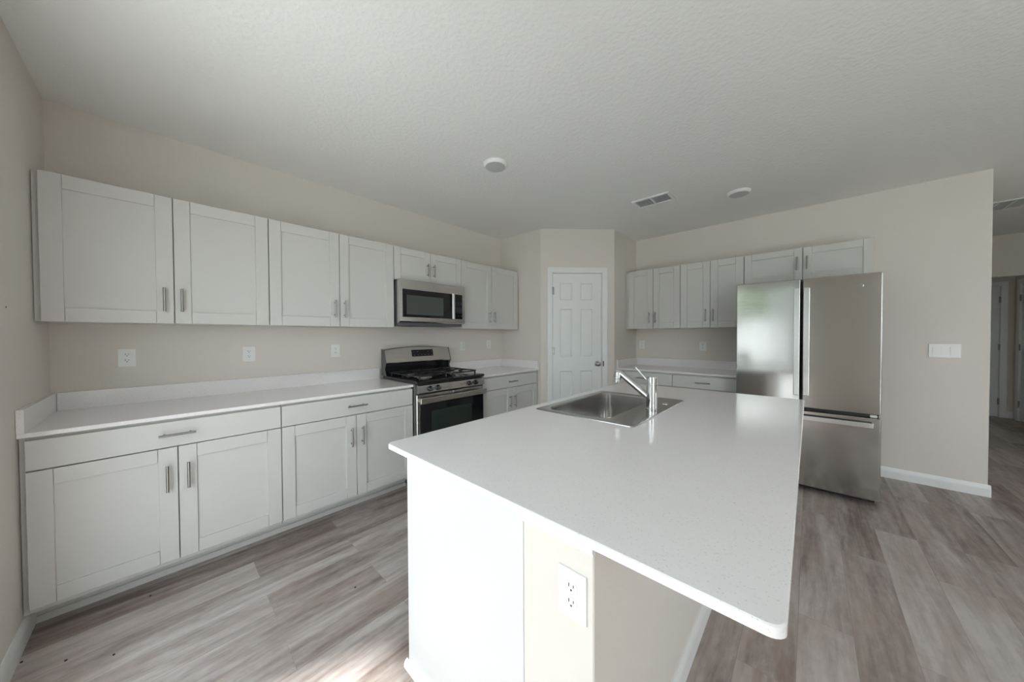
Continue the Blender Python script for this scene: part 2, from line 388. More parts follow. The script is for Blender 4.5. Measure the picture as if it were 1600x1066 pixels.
def casing(T, s0, s1, z1, parent, wdt=.066, gap=.008):
    a, b, z = s0-gap, s1+gap, z1+gap
    def strip(prof, fn): pass
    mb = MB(); th = .017
    prof = [(0, 0), (0, .011), (wdt*.35, .013), (wdt*.6, th), (wdt*.92, th), (wdt, .010), (wdt, 0)]
    # mitred U: sweep the profile outward
    n = len(prof); pts = []
    for (o, d) in prof: pts.append([(a-o, d, 0), (a-o, d, z+o), (b+o, d, z+o), (b+o, d, 0)])
    V = [[mb.bm.verts.new(p) for p in row] for row in pts]
    for i in range(n):
        for k in range(3): mb.bm.faces.new((V[i][k], V[i][k+1], V[(i+1) % n][k+1], V[(i+1) % n][k]))
    mb.bm.faces.new([V[i][0] for i in range(n)]); mb.bm.faces.new([V[i][3] for i in range(n)])
    obj('casing', mb, M_trim, parent, T)
    mb = MB(); j = .0115
    mb.box((s0-j, -TW+.005, 0), (s0-.003, 0.0, z1+j)); mb.box((s1+.003, -TW+.005, 0), (s1+j, 0.0, z1+j)); mb.box((s0-.003, -TW+.005, z1+.003), (s1+.003, 0.0, z1+j))
    obj('jamb', mb, M_trim, parent, T)
def hinges(T, s, zs, parent, d=.002):
    for z in zs:
        mb = MB(); mb.tube([(s, d+.006, z-.045), (s, d+.006, z+.045)], .0065, 10); mb.box((s-.001, d-.004, z-.045), (s+.018, d+.0015, z+.045))
        mb.tube([(s, d+.006, z+.045), (s, d+.006, z+.052)], .004, 8)
        obj('hinge', mb, M_nickel, parent, T)
def knob(T, s, d, z, parent):
    c = T(s, d, z); ax = (T(s, d+1, z)-c)
    obj('door_knob', MB().lathe(c, tuple(ax), [(0, 0), (.032, 0), (.032, .006), (.026, .011), (.012, .014), (.011, .032), (.020, .038), (.027, .047), (.028, .056), (.024, .064), (.012, .068), (0, .069)], 28), M_nickel, parent)
dr = sroot('door_1', TD(.45, 0, 0), 0)
rows = [(.23, .875), (1.05, 1.64), (1.75, 1.96)]
six_panel('door_1', TD, S0, S1, SZ, -.012, rows, [(.240, .392), (.497, .645)], dr)
casing(TD, S0, S1, SZ, dr); hinges(TD, S0-.001, (1.86, 1.12, .25), dr); knob(TD, .705, -.012, .962, dr)
obj('strike_plate', MB().box((S1+.0115, .0155, .93), (S1+.024, .0185, .995)), M_dark, dr, TD)
d2 = sroot('door_2', (4.87, YH, 0))
six_panel('door_2', THB, D2[0], D2[1], D2[2], -.012, rows, [(D2[0]+.11, D2[0]+.34), (D2[1]-.34, D2[1]-.11)], d2)
casing(THB, D2[0], D2[1], D2[2], d2); hinges(THB, D2[1]-.006, (1.84, 1.1, .25), d2)
TH3 = lambda s, d, z: Vector((XH-d, s, z))
d3 = sroot('door_3', (XH, 8.7, 0))
six_panel('door_3', TH3, D3[0], D3[1], D3[2], -.012, rows, [(D3[0]+.11, D3[0]+.34), (D3[1]-.34, D3[1]-.11)], d3)
casing(TH3, D3[0], D3[1], D3[2], d3); hinges(TH3, D3[1]-.008, (1.84, 1.1, .25), d3)

# ------------------------------------------------------------------ cabinets
TL = lambda s, d, z: Vector((d+.001, s, z))          # along the left wall
TBK = lambda s, d, z: Vector((s, YF-.001-d, z))      # along the back wall
def bar_pull(T, s, d, z, vertical, parent, L=.137):
    mb = MB(); h = L/2; o = .032; pz = h*.70
    if vertical:
        mb.tube([T(s, d+o, z-h), T(s, d+o, z+h)], .006, 12)
        for q in (-pz, pz): mb.tube([T(s, d, z+q), T(s, d+o, z+q)], .0045, 10)
    else:
        mb.tube([T(s-h, d+o, z), T(s+h, d+o, z)], .006, 12)
        for q in (-pz, pz): mb.tube([T(s+q, d, z), T(s+q, d+o, z)], .0045, 10)
    o_ = obj('handle', mb, M_nickel, parent); return o_
def shaker(T, s0, s1, z0, z1, d, parent, fwid=.070):
    mb = MB(); t = .019; g = .0006; b = .0014
    mb.box((s0, d-t, z0), (s0+fwid-g, d, z1), b); mb.box((s1-fwid+g, d-t, z0), (s1, d, z1), b)
    mb.box((s0+fwid+g, d-t, z0), (s1-fwid-g, d, z0+fwid), b); mb.box((s0+fwid+g, d-t, z1-fwid), (s1-fwid-g, d, z1), b)
    mb.box((s0+fwid-.006, d-t+.002, z0+fwid-.006), (s1-fwid+.006, d-.0105, z1-fwid+.006))
    return obj('door', mb, M_cab, parent, T)
def wall_cab(label, T, s0, s1, z0, z1, d=.324, fill=(0, 0), hz=None, fwid=.070):
    r = thing('wall_cabinet', label, 'cabinet', T((s0+s1)/2, 0, z0))
    df = d-.025
    obj('cabinet_body', MB().box((s0+.0012, .001, z0+.001), (s1-.0012, df, z1-.001), .001), M_cab, r, T)
    m = (s0+s1)/2; g = .0028
    hz = hz if hz is not None else z0+.139
    for a, b_, hs in ((s0+g, m-g*.8, m-.040), (m+g*.8, s1-g, m+.031)):
        dd = shaker(T, a, b_, z0+.001, z1-.001, d, r, fwid); bar_pull(T, hs, d, hz, True, dd, .137 if z1-z0 > .5 else .125)
    if fill[0]: obj('filler_strip', MB().box((s0-fill[0], df-.02, z0+.001), (s0+.0008, df-.001, z1-.001)), M_cab, r, T)
    if fill[1]: obj('filler_strip', MB().box((s1-.0008, df-.02, z0+.001), (s1+fill[1], df-.001, z1-.001)), M_cab, r, T)
    return r
ZB, ZT = 1.3926, 2.1346
wall_cab('pale grey two-door wall cabinet in the corner against the bare left wall', TL, .0201, .9341, ZB, ZT, fill=(.018, 0))
wall_cab('pale grey two-door wall cabinet immediately left of the microwave', TL, .9341, 1.8529, ZB, ZT)
wall_cab('short pale grey two-door wall cabinet directly above the microwave', TL, 1.8529, 2.6184, 1.832, ZT, hz=1.955, fwid=.062)
wall_cab('pale grey two-door wall cabinet right of the microwave, toward the pantry', TL, 2.6184, 3.5343, ZB, ZT, fill=(0, .033))
wall_cab('pale grey two-door wall cabinet in the corner of the fridge wall by the pantry', TBK, 1.352, 1.9723, ZB, ZT, d=.358, fill=(.040, 0))
wall_cab('pale grey two-door wall cabinet between the corner wall cabinet and the one over the fridge', TBK, 1.9723, 2.5824, ZB, ZT, d=.358)
wall_cab('short wide pale grey two-door wall cabinet above the refrigerator', TBK, 2.5824, 3.4906, 1.832, ZT, d=.358, hz=1.985, fwid=.062)

def base_cab(label, T, s0, s1, d=.628, toe=.486, fill=(0, 0), hs=None):
    r = thing('base_cabinet', label, 'cabinet', T((s0+s1)/2, 0, 0))
    df = d-.025; m = (s0+s1)/2; g = .0025
    obj('cabinet_body', MB().box((s0+.0012, .001, .105), (s1-.0012, df, .8825), .001), M_cab, r, T)
    obj('toe_kick', MB().box((s0-fill[0], toe-.02, .001), (s1+fill[1], toe-.004, .105)), M_cab, r, T)
    obj('shoe_moulding', MB().prism([(toe-.0035, .0005), (toe+.010, .0005), (toe+.009, .022), (toe+.004, .029), (toe-.0035, .031)], lambda p, t: Vector((t, p[0], p[1])), s0-fill[0], s1+fill[1]), M_cab, r, T)
    dw = obj('drawer_front', MB().box((s0+g, d-.019, .7365), (s1-g, d, .868), .0015), M_cab, r, T)
    bar_pull(T, m if hs is None else hs, d, .803, False, dw)
    for a, b_, q in ((s0+g, m-g*.8, m-.040), (m+g*.8, s1-g, m+.038)):
        dd = shaker(T, a, b_, .132, .7315, d, r); bar_pull(T, q, d, .577, True, dd)
    if fill[0]: obj('filler_strip', MB().box((s0-fill[0], df-.02, .105), (s0+.0008, df-.001, .8825)), M_cab, r, T)
    if fill[1]: obj('filler_strip', MB().box((s1-.0008, df-.02, .105), (s1+fill[1], df-.001, .8825)), M_cab, r, T)
    return r
base_cab('pale grey base cabinet with one drawer and two doors in the left wall corner', TL, .0164, .931, fill=(.014, 0))
base_cab('pale grey base cabinet with one drawer and two doors immediately left of the gas range', TL, .931, 1.8535)
base_cab('pale grey base cabinet with one drawer and two doors between gas range and pantry', TL, 2.632, 3.545, fill=(0, .022))
base_cab('pale grey base cabinet in the corner by the pantry, under the fridge-wall counter', TBK, 1.352, 1.961, d=.612, toe=.51, fill=(.038, 0), hs=1.633)
base_cab('pale grey base cabinet between corner base cabinet and refrigerator', TBK, 1.961, 2.57, d=.612, toe=.51)

# ------------------------------------------------------------------ countertops on the walls
CT = .9037; CB = .8837; SP = 1.0046
c1 = thing('countertop', 'long white quartz countertop with backsplash running from the left wall to the range', 'countertop', (0, .9, CB))
obj('slab', MB().box((.002, .002, CB), (.638, 1.8567, CT), .002), M_quartz, c1)
obj('back_splash', MB().box((.001, .0225, CT), (.0205, 1.8557, SP), .0012), M_quartz, c1)
obj('side_splash', MB().box((.001, .001, CT), (.637, .0215, SP), .0012), M_quartz, c1)
c2 = thing('countertop', 'short white quartz countertop between the range and the pantry wall', 'countertop', (0, 3.1, CB))
obj('slab', MB().box((.002, 2.629, CB), (.638, YP-.002, CT), .002), M_quartz, c2)
obj('back_splash', MB().box((.001, 2.63, CT), (.0205, YP-.0225, SP), .0012), M_quartz, c2)
obj('side_splash', MB().box((.001, YP-.0215, CT), (.637, YP-.001, SP), .0012), M_quartz, c2)
c3 = thing('countertop', 'white quartz countertop on the fridge wall between pantry and refrigerator', 'countertop', (1.9, YF, CB))
obj('slab', MB().box((XQ+.002, 4.285, CB), (2.572, YF-.002, CT), .002), M_quartz, c3)
obj('back_splash', MB().box((XQ+.0225, YF-.0205, CT), (2.572, YF-.001, SP), .0012), M_quartz, c3)
obj('side_splash', MB().box((XQ+.001, 4.286, CT), (XQ+.0215, YF-.001, SP), .0012), M_quartz, c3)

# ------------------------------------------------------------------ island
IX0, IX1, IY0, IY1 = 1.905, 3.070, 1.003, 3.140
EP, EX, KX0, KX1, EB = 1.072, 1.934, 2.535, 2.742, 3.08
SK = (1.973, 2.525, 1.825, 2.609); BO = (2.020, 2.372, 1.872, 2.560)
isl = thing('kitchen_island', 'kitchen island base with white cabinet end panel and drywall knee wall under quartz top', 'island', ((EX+KX1)/2, 2.0, 0))
mb = MB()   # cabinet box left open under the sink bowl
mb.box((EX, EP, .02), (KX0-.0001, EP+.018, .8825), .001); mb.box((EX+.02, EB-.018, .10), (KX0-.001, EB, .8825)); mb.box((EX+.021, EP+.02, .10), (EX+.035, EB-.02, .8825)); mb.box((EX+.03, EP+.02, .10), (KX0-.002, EB-.02, .118)); mb.box((EX+.075, EP+.02, .002), (EX+.09, EB-.02, .10))
obj('cabinet_body', mb, M_lam, isl)
TI = lambda s, d, z: Vector((EX+.021-d, s, z))
yb = [EP+.004, 1.71, 2.62, EB-.004]
for a, b_ in zip(yb, yb[1:]):
    if b_-a > .7:
        for q0, q1, hh in ((a+.002, (a+b_)/2-.0015, (a+b_)/2-.04), ((a+b_)/2+.0015, b_-.002, (a+b_)/2+.04)):
            dd = shaker(TI, q0, q1, .132, .868, .020, isl); bar_pull(TI, hh, .020, .72, True, dd)
    else:
        dd = shaker(TI, a+.002, b_-.002, .132, .868, .020, isl); bar_pull(TI, b_-.05, .020, .72, True, dd)
obj('knee_wall', MB().box((KX0, EP, .001), (KX1, EB, .8825), .003), M_wall, isl)
mb = MB(); mb.prism([(0, .8825), (.014, .8825), (.014, .834), (.009, .826), (0, .824)], lambda p, t: Vector((t, EP-p[0], p[1])), KX0-.012, KX1+.004)
obj('trim_under_top', mb, M_trim, isl)
mb = MB(); mb.prism(base_prof(), lambda p, t: Vector((KX1+p[0], t, p[1])), EP, EB)
obj('baseboard', mb, M_trim, isl)
mb = MB(); mb.prism([(0, .0005), (.014, .0005), (.013, .016), (.008, .026), (0, .030)], lambda p, t: Vector((t, EP-p[0], p[1])), EX-.014, KX1+.012)
obj('shoe_moulding', mb, M_trim, isl)
# quartz top with sink cut-out
top = MB(); bm = top.bm
def ring(pts):
    vs = [bm.verts.new(p) for p in pts]; es = [bm.edges.new((vs[i], vs[(i+1) % len(vs)])) for i in range(len(vs))]; return vs, es
cut = (BO[0]-.006, BO[1]+.006, BO[2]-.006, BO[3]+.006)
lv = []
for ins, z in ((.0025, CT), (0, CT-.0025), (0, CB+.002), (.002, CB)):
    lv.append((rrect(IX0+ins, IX1-ins, IY0+ins, IY1-ins, .022, z), z))
R = [ring(p) for p, z in lv]
hi_t = ring(rrect(*cut, .05, CT)); hi_b = ring(rrect(*cut, .05, CB))
n = len(R[0][0])
for A, Bq in zip(R, R[1:]):
    for k in range(n): bm.faces.new((A[0][k], A[0][(k+1) % n], Bq[0][(k+1) % n], Bq[0][k]))
for k in range(n): bm.faces.new((hi_t[0][k], hi_t[0][(k+1) % n], hi_b[0][(k+1) % n], hi_b[0][k]))
bmesh.ops.triangle_fill(bm, edges=R[0][1]+hi_t[1], use_beauty=True); bmesh.ops.triangle_fill(bm, edges=R[-1][1]+hi_b[1], use_beauty=True)
it = obj('countertop', top, M_quartz); tag(it, 'large white speckled quartz island countertop with sink cut-out and overhang', 'countertop')

# sink
sk = thing('kitchen_sink', 'stainless steel drop-in single-bowl sink set in the island countertop', 'sink', (2.25, 2.2, CT))
mb = MB(); z = CT+.0006
def rr(ins, r, zz, bx=SK): return rrect(bx[0]+ins, bx[1]-ins, bx[2]+ins, bx[3]-ins, r, zz, 8)
mb.loops([rr(0, .018, z), rr(.001, .018, z+.003), rr(.006, .016, z+.0045), rrect(BO[0]-.008, BO[1]+.008, BO[2]-.008, BO[3]+.008, .062, z+.0045, 8),
          rrect(BO[0]-.002, BO[1]+.002, BO[2]-.002, BO[3]+.002, .058, z+.002, 8), rr(.0015, .0555, z-.004, BO)], close_last=False)
obj('rim', mb, M_sink_dim, sk)
mb = MB(); mb.loops([rr(.0015, .0555, z-.004, BO), rr(.002, .055, z-.012, BO), rr(.006, .055, z-.10, BO), rr(.010, .055, z-.165, BO), rr(.020, .05, z-.182, BO), rr(.045, .04, z-.190, BO), rr(.13, .03, z-.193, BO)], close_last=True)
obj('bowl', mb, M_sink_lit, sk)
obj('drain', MB().lathe((2.19, 2.21, z-.1925), 'z', [(0, .001), (.030, .001), (.036, .0035), (.043, .003), (.045, 0)], 28), M_chrome, sk)
mb = MB(); mb.lathe((2.47, 2.42, z+.0045), 'z', [(.020, 0), (.020, .002), (.014, .004), (0, .0045)], 24)
obj('hole_cover', mb, M_sink_lit, sk)
# faucet
fc = thing('kitchen_faucet', 'chrome single-lever kitchen faucet standing on the sink ledge', 'faucet', (2.461, 2.232, z+.0047))
fx, fy, f0 = 2.461, 2.232, z+.0047
obj('body', MB().lathe((fx, fy, f0), 'z', [(0, 0), (.031, 0), (.031, .003), (.0285, .006), (.028, .015), (.028, .132), (.0270, .133), (.0270, .136), (.028, .137), (.028, .172), (.026, .176), (0, .177)], 36), M_chrome, fc)
a, b_ = Vector((fx-.010, fy, .966)), Vector((2.282, fy, 1.092))
obj('spout', MB().tube([a, a.lerp(b_, .3), a.lerp(b_, .7), b_, b_+Vector((-.012, 0, .004))], [.0185, .018, .017, .0165, .014], 20), M_chrome, fc)
hd = Vector((2.272, fy, 1.107))
obj('spray_head', MB().lathe(hd, (-.10, 0, -1), [(0, -.004), (.012, -.002), (.021, .006), (.0245, .020), (.0235, .048), (.0222, .050), (.0225, .052), (.0215, .070), (.018, .072), (0, .072)], 28), M_chrome, fc)
obj('lever', MB().tube([(fx-.018, fy, 1.062), (fx-.035, fy, 1.073), (2.372, fy, 1.131)], [.006, .0055, .0042], 12), M_chrome, fc)

# ------------------------------------------------------------------ gas range
RY0, RY1 = 1.8645, 2.6215; RC = (RY0+RY1)/2
rg = thing('gas_range', 'stainless and black freestanding gas range between the base cabinets', 'stove', (.35, RC, 0))
obj('body', MB().box((.03, RY0, .012), (.640, RY1, .905), .003), M_side, rg)
mb = MB(); mb.prism([(.06, .905), (.672, .905), (.684, .912), (.684, .922), (.672, .930), (.655, .932), (.06, .932)], lambda p, t: Vector((p[0], t, p[1])), RY0, RY1, .003)
mb.box((.12, RY0+.03, .9322), (.60, RY1-.03, .9335))
obj('cooktop', mb, M_glossblk, rg)
# backguard: arched sloping console on a black riser
def arc_z(t): return 1.182 + .027*(1-((t-RC)/(RC-RY0))**2)
mb = MB(); n = 24; front = []; back = []
for k in range(n+1):
    t = RY0+.004+(RY1-RY0-.008)*k/n; zt = arc_z(t)
    front.append((t, zt)); 
V = []
for (t, zt) in front:
    col = [(.118, t, 1.046), (.124, t, 1.056), (.086, t, zt-.006), (.078, t, zt), (.032, t, zt), (.032, t, 1.046)]
    V.append([mb.bm.verts.new(c) for c in col])
for A, Bq in zip(V, V[1:]):
    for k in range(6): mb.bm.faces.new((A[k], A[(k+1) % 6], Bq[(k+1) % 6], Bq[k]))
mb.bm.faces.new(V[0]); mb.bm.faces.new(V[-1][::-1])
obj('console', mb, M_ssr, rg)
obj('riser', MB().box((.032, RY0+.004, .9325), (.085, RY1-.004, 1.0455), .003), M_glossblk, rg)
for yy, yn in ((RY0, 'a'), (RY1, 'b')):
    s_ = 1 if yn == 'a' else -1
    mb = MB(); mb.prism([(.031, .9325), (.128, .9325), (.10, 1.00), (.126, 1.047), (.128, 1.058), (.088, 1.186), (.031, 1.188)], lambda p, t: Vector((p[0], t, p[1])), yy, yy+s_*.0038)
    obj('console_end_cap', mb, M_side, rg)
def cons(t, zz, o=0):   # point on the sloped console face
    k = (zz-1.056)/(1.202-1.056); return Vector((.1246-.038*k+o, t, zz))
mb = MB(); y0, y1 = 2.150, 2.402
mb.loops([[cons(y0, 1.104, .0004), cons(y1, 1.104, .0004), cons(y1, 1.172, .0004), cons(y0, 1.172, .0004)], [cons(y0+.003, 1.107, .002), cons(y1-.003, 1.107, .002), cons(y1-.003, 1.169, .002), cons(y0+.003, 1.169, .002)]])
dp = obj('display_panel', mb, M_glossblk, rg)
mb = MB()
for i in range(6):
    y = 2.172+i*.041; mb.loops([[cons(y, 1.117, .0023), cons(y+.014, 1.117, .0023), cons(y+.014, 1.120, .0023), cons(y, 1.120, .0023)]])
for i in (0, 1, 4, 5):
    y = 2.168+i*.042; mb.loops([[cons(y, 1.150, .0023), cons(y+.012, 1.150, .0023), cons(y+.012, 1.154, .0023), cons(y, 1.154, .0023)]])
obj('panel_markings', mb, M_graymark, dp)
# front: control panel, oven door, drawer
mb = MB(); mb.prism([(.641, .823), (.676, .823), (.684, .828), (.680, .890), (.672, .897), (.641, .897)], lambda p, t: Vector((p[0], t, p[1])), RY0+.010, RY1-.001, .0015)
obj('control_panel', mb, M_ssr, rg)
for t in (RY0+.125, RY0+.205, RY1-.195, RY1-.120):
    mb = MB(); mb.lathe((.682, t, .859), 'x', [(.0, 0), (.024, 0), (.024, .004), (.021, .006), (.0185, .010), (.017, .026), (.014, .029), (0, .029)], 24)
    mb.box((.708, t-.004, .842), (.7145, t+.004, .876), .0015)
    k_ = obj('knob', mb, M_knob, rg)
    obj('pointer_mark', MB().box((.7146, t-.001, .862), (.7152, t+.001, .875)), M_graymark, k_)
mb = MB(); mb.box((.641, RY0+.004, .205), (.668, RY1-.004, .815), .004)
od = obj('oven_door', mb, M_ssr, rg)
obj('door_glass', MB().box((.6682, RY0+.032, .225), (.6715, RY1-.006, .742), .001), M_glossblk, od)
obj('oven_window', MB().box((.6716, RY0+.145, .345), (.6724, RY1-.155, .66), .0003), M_ovenglass, od)
mb = MB(); mb.box((.700, RY0+.012, .738), (.722, RY1-.004, .790), .008, 3)
obj('oven_handle', mb, M_ssr, od)
for t in (RY0+.04, RY1-.035): obj('handle_bracket', MB().box((.668, t-.012, .748), (.702, t+.012, .782), .003), M_ssr, od)
obj('drawer', MB().box((.641, RY0+.004, .04), (.666, RY1-.004, .200), .004), M_ssr, rg)
obj('vent_slot', MB().box((.660, RY0+.012, .8155), (.673, RY1-.012, .8225)), M_dark, rg)
obj('brand_badge', MB().lathe((.6725, RC+.0, .800), 'x', [(0, 0), (.010, 0), (.010, .001), (0, .001)], 20), M_graymark, od)
for yy in (RY0+.03, RY1-.03):
    for xx in (.07, .60): obj('foot', MB().lathe((xx, yy, .001), 'z', [(0, 0), (.016, 0), (.016, .008), (.008, .010), (.008, .014), (0, .014)], 12), M_dark, rg)
# burners and grates
for xx, yy, rr_ in ((.22, RY0+.19, .036), (.49, RY0+.19, .045), (.22, RY1-.19, .040), (.49, RY1-.19, .048)):
    bn = obj('burner', MB().lathe((xx, yy, .9336), 'z', [(0, 0), (rr_+.022, 0), (rr_+.018, .005), (rr_, .008), (rr_, .014), (0, .014)], 28), M_nickel, rg)
    obj('burner_cap', MB().lathe((xx, yy, .9477), 'z', [(0, 0), (rr_-.004, 0), (rr_-.003, .004), (rr_-.008, .008), (0, .009)], 28), M_iron, bn)
for y0, y1 in ((RY0+.035, RC-.006), (RC+.006, RY1-.035)):
    mb = MB(); zt = .966; x0, x1 = .105, .612; ym = (y0+y1)/2; xm = .355; r_ = .0065
    def bar(p, q): mb.tube([p, q], r_, 8)
    fr = [(x0, y0+.02), (x0, y1-.02), (x0+.02, y1), (x1-.02, y1), (x1, y1-.02), (x1, y0+.02), (x1-.02, y0), (x0+.02, y0)]
    mb.tube([(x, y, zt-.004) for x, y in fr+fr[:1]], r_, 8, False)
    bar((xm, y0, zt-.004), (xm, y1, zt-.004))
    for cx in (.22, .49):
        for dx, dy in ((1, 0), (-1, 0), (0, 1), (0, -1)):
            ex = cx+dx*.032; ey = ym+dy*.032
            ox = (x0 if dx < 0 else xm) if cx < xm else (xm if dx < 0 else x1)
            if dx: q = (ox, ey, zt-.004)
            else: q = (ex, y1 if dy > 0 else y0, zt-.004)
            mb.tube([q, ((q[0]*.6+ex*.4), (q[1]*.6+ey*.4), zt), (ex, ey, zt+.001)], [r_, r_, r_*.75], 8)
    for cx, cy in ((x0, y0+.03), (x0, y1-.03), (x1, y0+.03), (x1, y1-.03), (xm, y0+.01), (xm, y1-.01)): mb.tube([(cx, cy, .9345), (cx, cy, zt-.004)], [.008, .006], 8)
    obj('grate', mb, M_iron, rg)

# ------------------------------------------------------------------ microwave
mw = thing('microwave', 'stainless over-the-range microwave with black glass door', 'microwave', (.2, 2.236, 1.42))
MY0, MY1, MZ0, MZ1 = 1.866, 2.606, 1.443, 1.830
obj('body', MB().box((.003, MY0+.002, 1.412), (.350, MY1-.002, MZ1-.002), .002), M_side, mw)
mb = MB(); mb.prism([(.351, MZ0-.010), (.362, MZ0-.010), (.392, MZ0), (.400, MZ0+.006), (.400, MZ1-.006), (.394, MZ1), (.351, MZ1)], lambda p, t: Vector((p[0], t, p[1])), MY0, MY1, .003)
md = obj('front_frame', mb, M_ssr, mw)
obj('door_glass', MB().box((.4002, 1.893, 1.488), (.4035, 2.463, 1.742), .0012), M_glossblk, mw)
obj('viewing_window', MB().box((.4036, 1.932, 1.512), (.4042, 2.330, 1.690), .0003), M_mwglass, mw)
kp = obj('keypad', MB().box((.4002, 2.466, 1.488), (.4035, 2.570, 1.742), .0012), M_glossblk, mw)
mb = MB()
for r_, (zz, nc) in enumerate([(1.655, 3), (1.638, 3), (1.600, 4), (1.585, 4), (1.570, 4), (1.555, 4), (1.520, 3)]):
    for c_ in range(nc):
        y = 2.482+c_*(.072/(nc-1)) if nc > 1 else 2.5
        mb.box((.4036, y-.0032, zz-.0018), (.4039, y+.0032, zz+.0018))
obj('keypad_markings', mb, M_graymark, kp)
mb = MB(); mb.prism([(2.424, .416), (2.428, .428), (2.441, .433), (2.456, .428), (2.460, .416)], lambda p, t: Vector((p[1], p[0], t)), 1.486, 1.745, .003)
hb = obj('handle', mb, M_ssh, mw)
for zz in (1.51, 1.72): obj('handle_bracket', MB().box((.4036, 2.433, zz-.01), (.418, 2.451, zz+.01), .002), M_ssh, hb)
obj('grease_vent', MB().box((.10, MY0+.17, 1.4085), (.33, MY1-.23, 1.4118)), M_dark, mw)
obj('brand_badge', MB().lathe((.4003, 2.225, 1.787), 'x', [(0, 0), (.009, 0), (.009, .0012), (0, .0012)], 20), M_graymark, mw)

# ------------------------------------------------------------------ refrigerator
FX0, FX1, FY, FZ = 2.588, 3.488, 4.059, 1.776
fr_ = thing('refrigerator', 'stainless bottom-freezer french door refrigerator on the back wall', 'refrigerator', ((FX0+FX1)/2, 4.45, 0))
obj('body', MB().box((FX0+.006, FY+.075, .03), (FX1-.006, 4.86, FZ-.012), .004), M_side, fr_)
XM = 3.039
mb_ = None
ld_ = obj('door', MB().box((FX0, FY, .700), (XM-.008, FY+.070, FZ), .007, 3), M_ss, fr_); ld_['label'] = 'left stainless fridge door reflecting bright daylight'
rd_ = obj('door', MB().box((XM+.008, FY, .700), (FX1, FY+.070, FZ), .007, 3), M_ss, fr_); rd_['label'] = 'right stainless fridge door with round badge'
obj('gasket', MB().box((FX0+.01, FY+.030, .676), (FX1-.01, FY+.074, FZ-.02)), M_grid, fr_)
fz = obj('freezer_drawer', MB().box((FX0, FY, .045), (FX1, FY+.070, .674), .007, 3), M_ss, fr_)
for par, xc in ((ld_, 3.010), (rd_, 3.070)):
    mb = MB(); mb.box((xc-.019, FY-.048, .806), (xc+.019, FY-.032, 1.696), .004, 2)
    h_ = obj('handle', mb, M_ssh, par)
    for zz in (.85, 1.65): obj('handle_bracket', MB().box((xc-.010, FY-.033, zz-.018), (xc+.010, FY+.002, zz+.018), .002), M_ssh, h_)
mb = MB(); mb.box((2.632, FY-.048, .604), (3.446, FY-.032, .642), .004, 2)
h_ = obj('handle', mb, M_ssh, fz)
for xx in (2.68, 3.40): obj('handle_bracket', MB().box((xx-.018, FY-.033, .613), (xx+.018, FY+.002, .633), .002), M_ssh, h_)
obj('badge', MB().lathe((3.378, FY-.0004, 1.685), '-y', [(0, 0), (.013, 0), (.013, .0010), (.011, .0014), (0, .0014)], 28), M_ss, rd_)
obj('hinge_cover', MB().box((3.432, FY+.010, .677), (3.470, FY+.06, .695), .004), M_white, fr_)
for xx in (FX0+.05, FX1-.05): obj('foot', MB().lathe((xx, FY+.12, .001), 'z', [(0, 0), (.02, 0), (.02, .015), (.012, .018), (.012, .031), (0, .031)], 14), M_dark, fr_)
for xx in (FX0+.06, FX1-.06): obj('foot', MB().lathe((xx, 4.80, .001), 'z', [(0, 0), (.02, 0), (.02, .031), (0, .031)], 14), M_dark, fr_)
obj('base_grille', MB().box((FX0+.02, FY+.09, .006), (FX1-.02, FY+.11, .0295)), M_grid, fr_)

# ------------------------------------------------------------------ outlets and switches (built facing -y at the origin)
def make_outlet(label, loc, rotz, k=1.0):
    r = thing('wall_outlet', label, 'outlet', (0, 0, 0), 0)
    W_, H_ = .040*k, .060*k
    mb = MB(); mb.loops([[Vector((x, -.0003, z)) for x, z in ((-W_, -H_), (W_, -H_), (W_, H_), (-W_, H_))], [Vector((x, -.004, z)) for x, z in ((-W_, -H_), (W_, -H_), (W_, H_), (-W_, H_))],
                         [Vector((x, -.0062, z)) for x, z in ((-W_+.004, -H_+.004), (W_-.004, -H_+.004), (W_-.004, H_-.004), (-W_+.004, H_-.004))]], close_first=True)
    obj('cover_plate', mb, M_white, r, local=True)
    for q in (-1, 1):
        c = q*.0195*k; mb = MB()
        pts = []
        for i in range(24):
            a = 2*PI*i/24; pts.append((max(-.0168, min(.0168, .0185*math.cos(a)))*k, max(-.0142, min(.0142, .0175*math.sin(a)))*k))
        mb.loops([[Vector((x, -.0062, c+z)) for x, z in pts], [Vector((x*.98, -.0078, c+z*.98)) for x, z in pts]])
        s_ = obj('socket', mb, M_white, r, local=True)
        mb = MB(); mb.box((-.0078*k, -.0082, c+.0005*k), (-.0052*k, -.0077, c+.0095*k)); mb.box((.0055*k, -.0082, c+.0015*k), (.0078*k, -.0077, c+.0085*k))
        mb.lathe((0, -.0077, c-.0065*k), '-y', [(0, .0005), (.0028*k, .0005), (.0028*k, 0)], 10)
        obj('slots', mb, M_slot, s_, local=True)
    obj('screw', MB().lathe((0, -.0062, 0), '-y', [(.003, 0), (.003, .0008), (0, .001)], 10), M_white, r, local=True)
    r.location = loc; r.rotation_euler = (0, 0, rotz)
    return r
RL = PI/2   # on the left wall, facing +x
o0 = make_outlet('white outlet plate above the long counter nearest the left wall corner', (0, .2755, 1.187), RL, .93)
dup(o0, (0, .8635, 1.184), RL, 'white outlet plate above the long counter, second from the left wall corner')
dup(o0, (0, 1.4635, 1.187), RL, 'white outlet plate above the long counter closest to the range')
dup(o0, (0, 2.892, 1.192), RL, 'white outlet plate right of the range, the one nearer the range')
dup(o0, (0, 3.318, 1.202), RL, 'white outlet plate right of the range, the one nearer the pantry corner')
dup(o0, (1.393, YF, 1.182), 0, 'white outlet plate above the fridge-wall counter in the pantry corner')
dup(o0, (2.133, YF, 1.173), 0, 'white outlet plate above the fridge-wall counter close to the refrigerator')
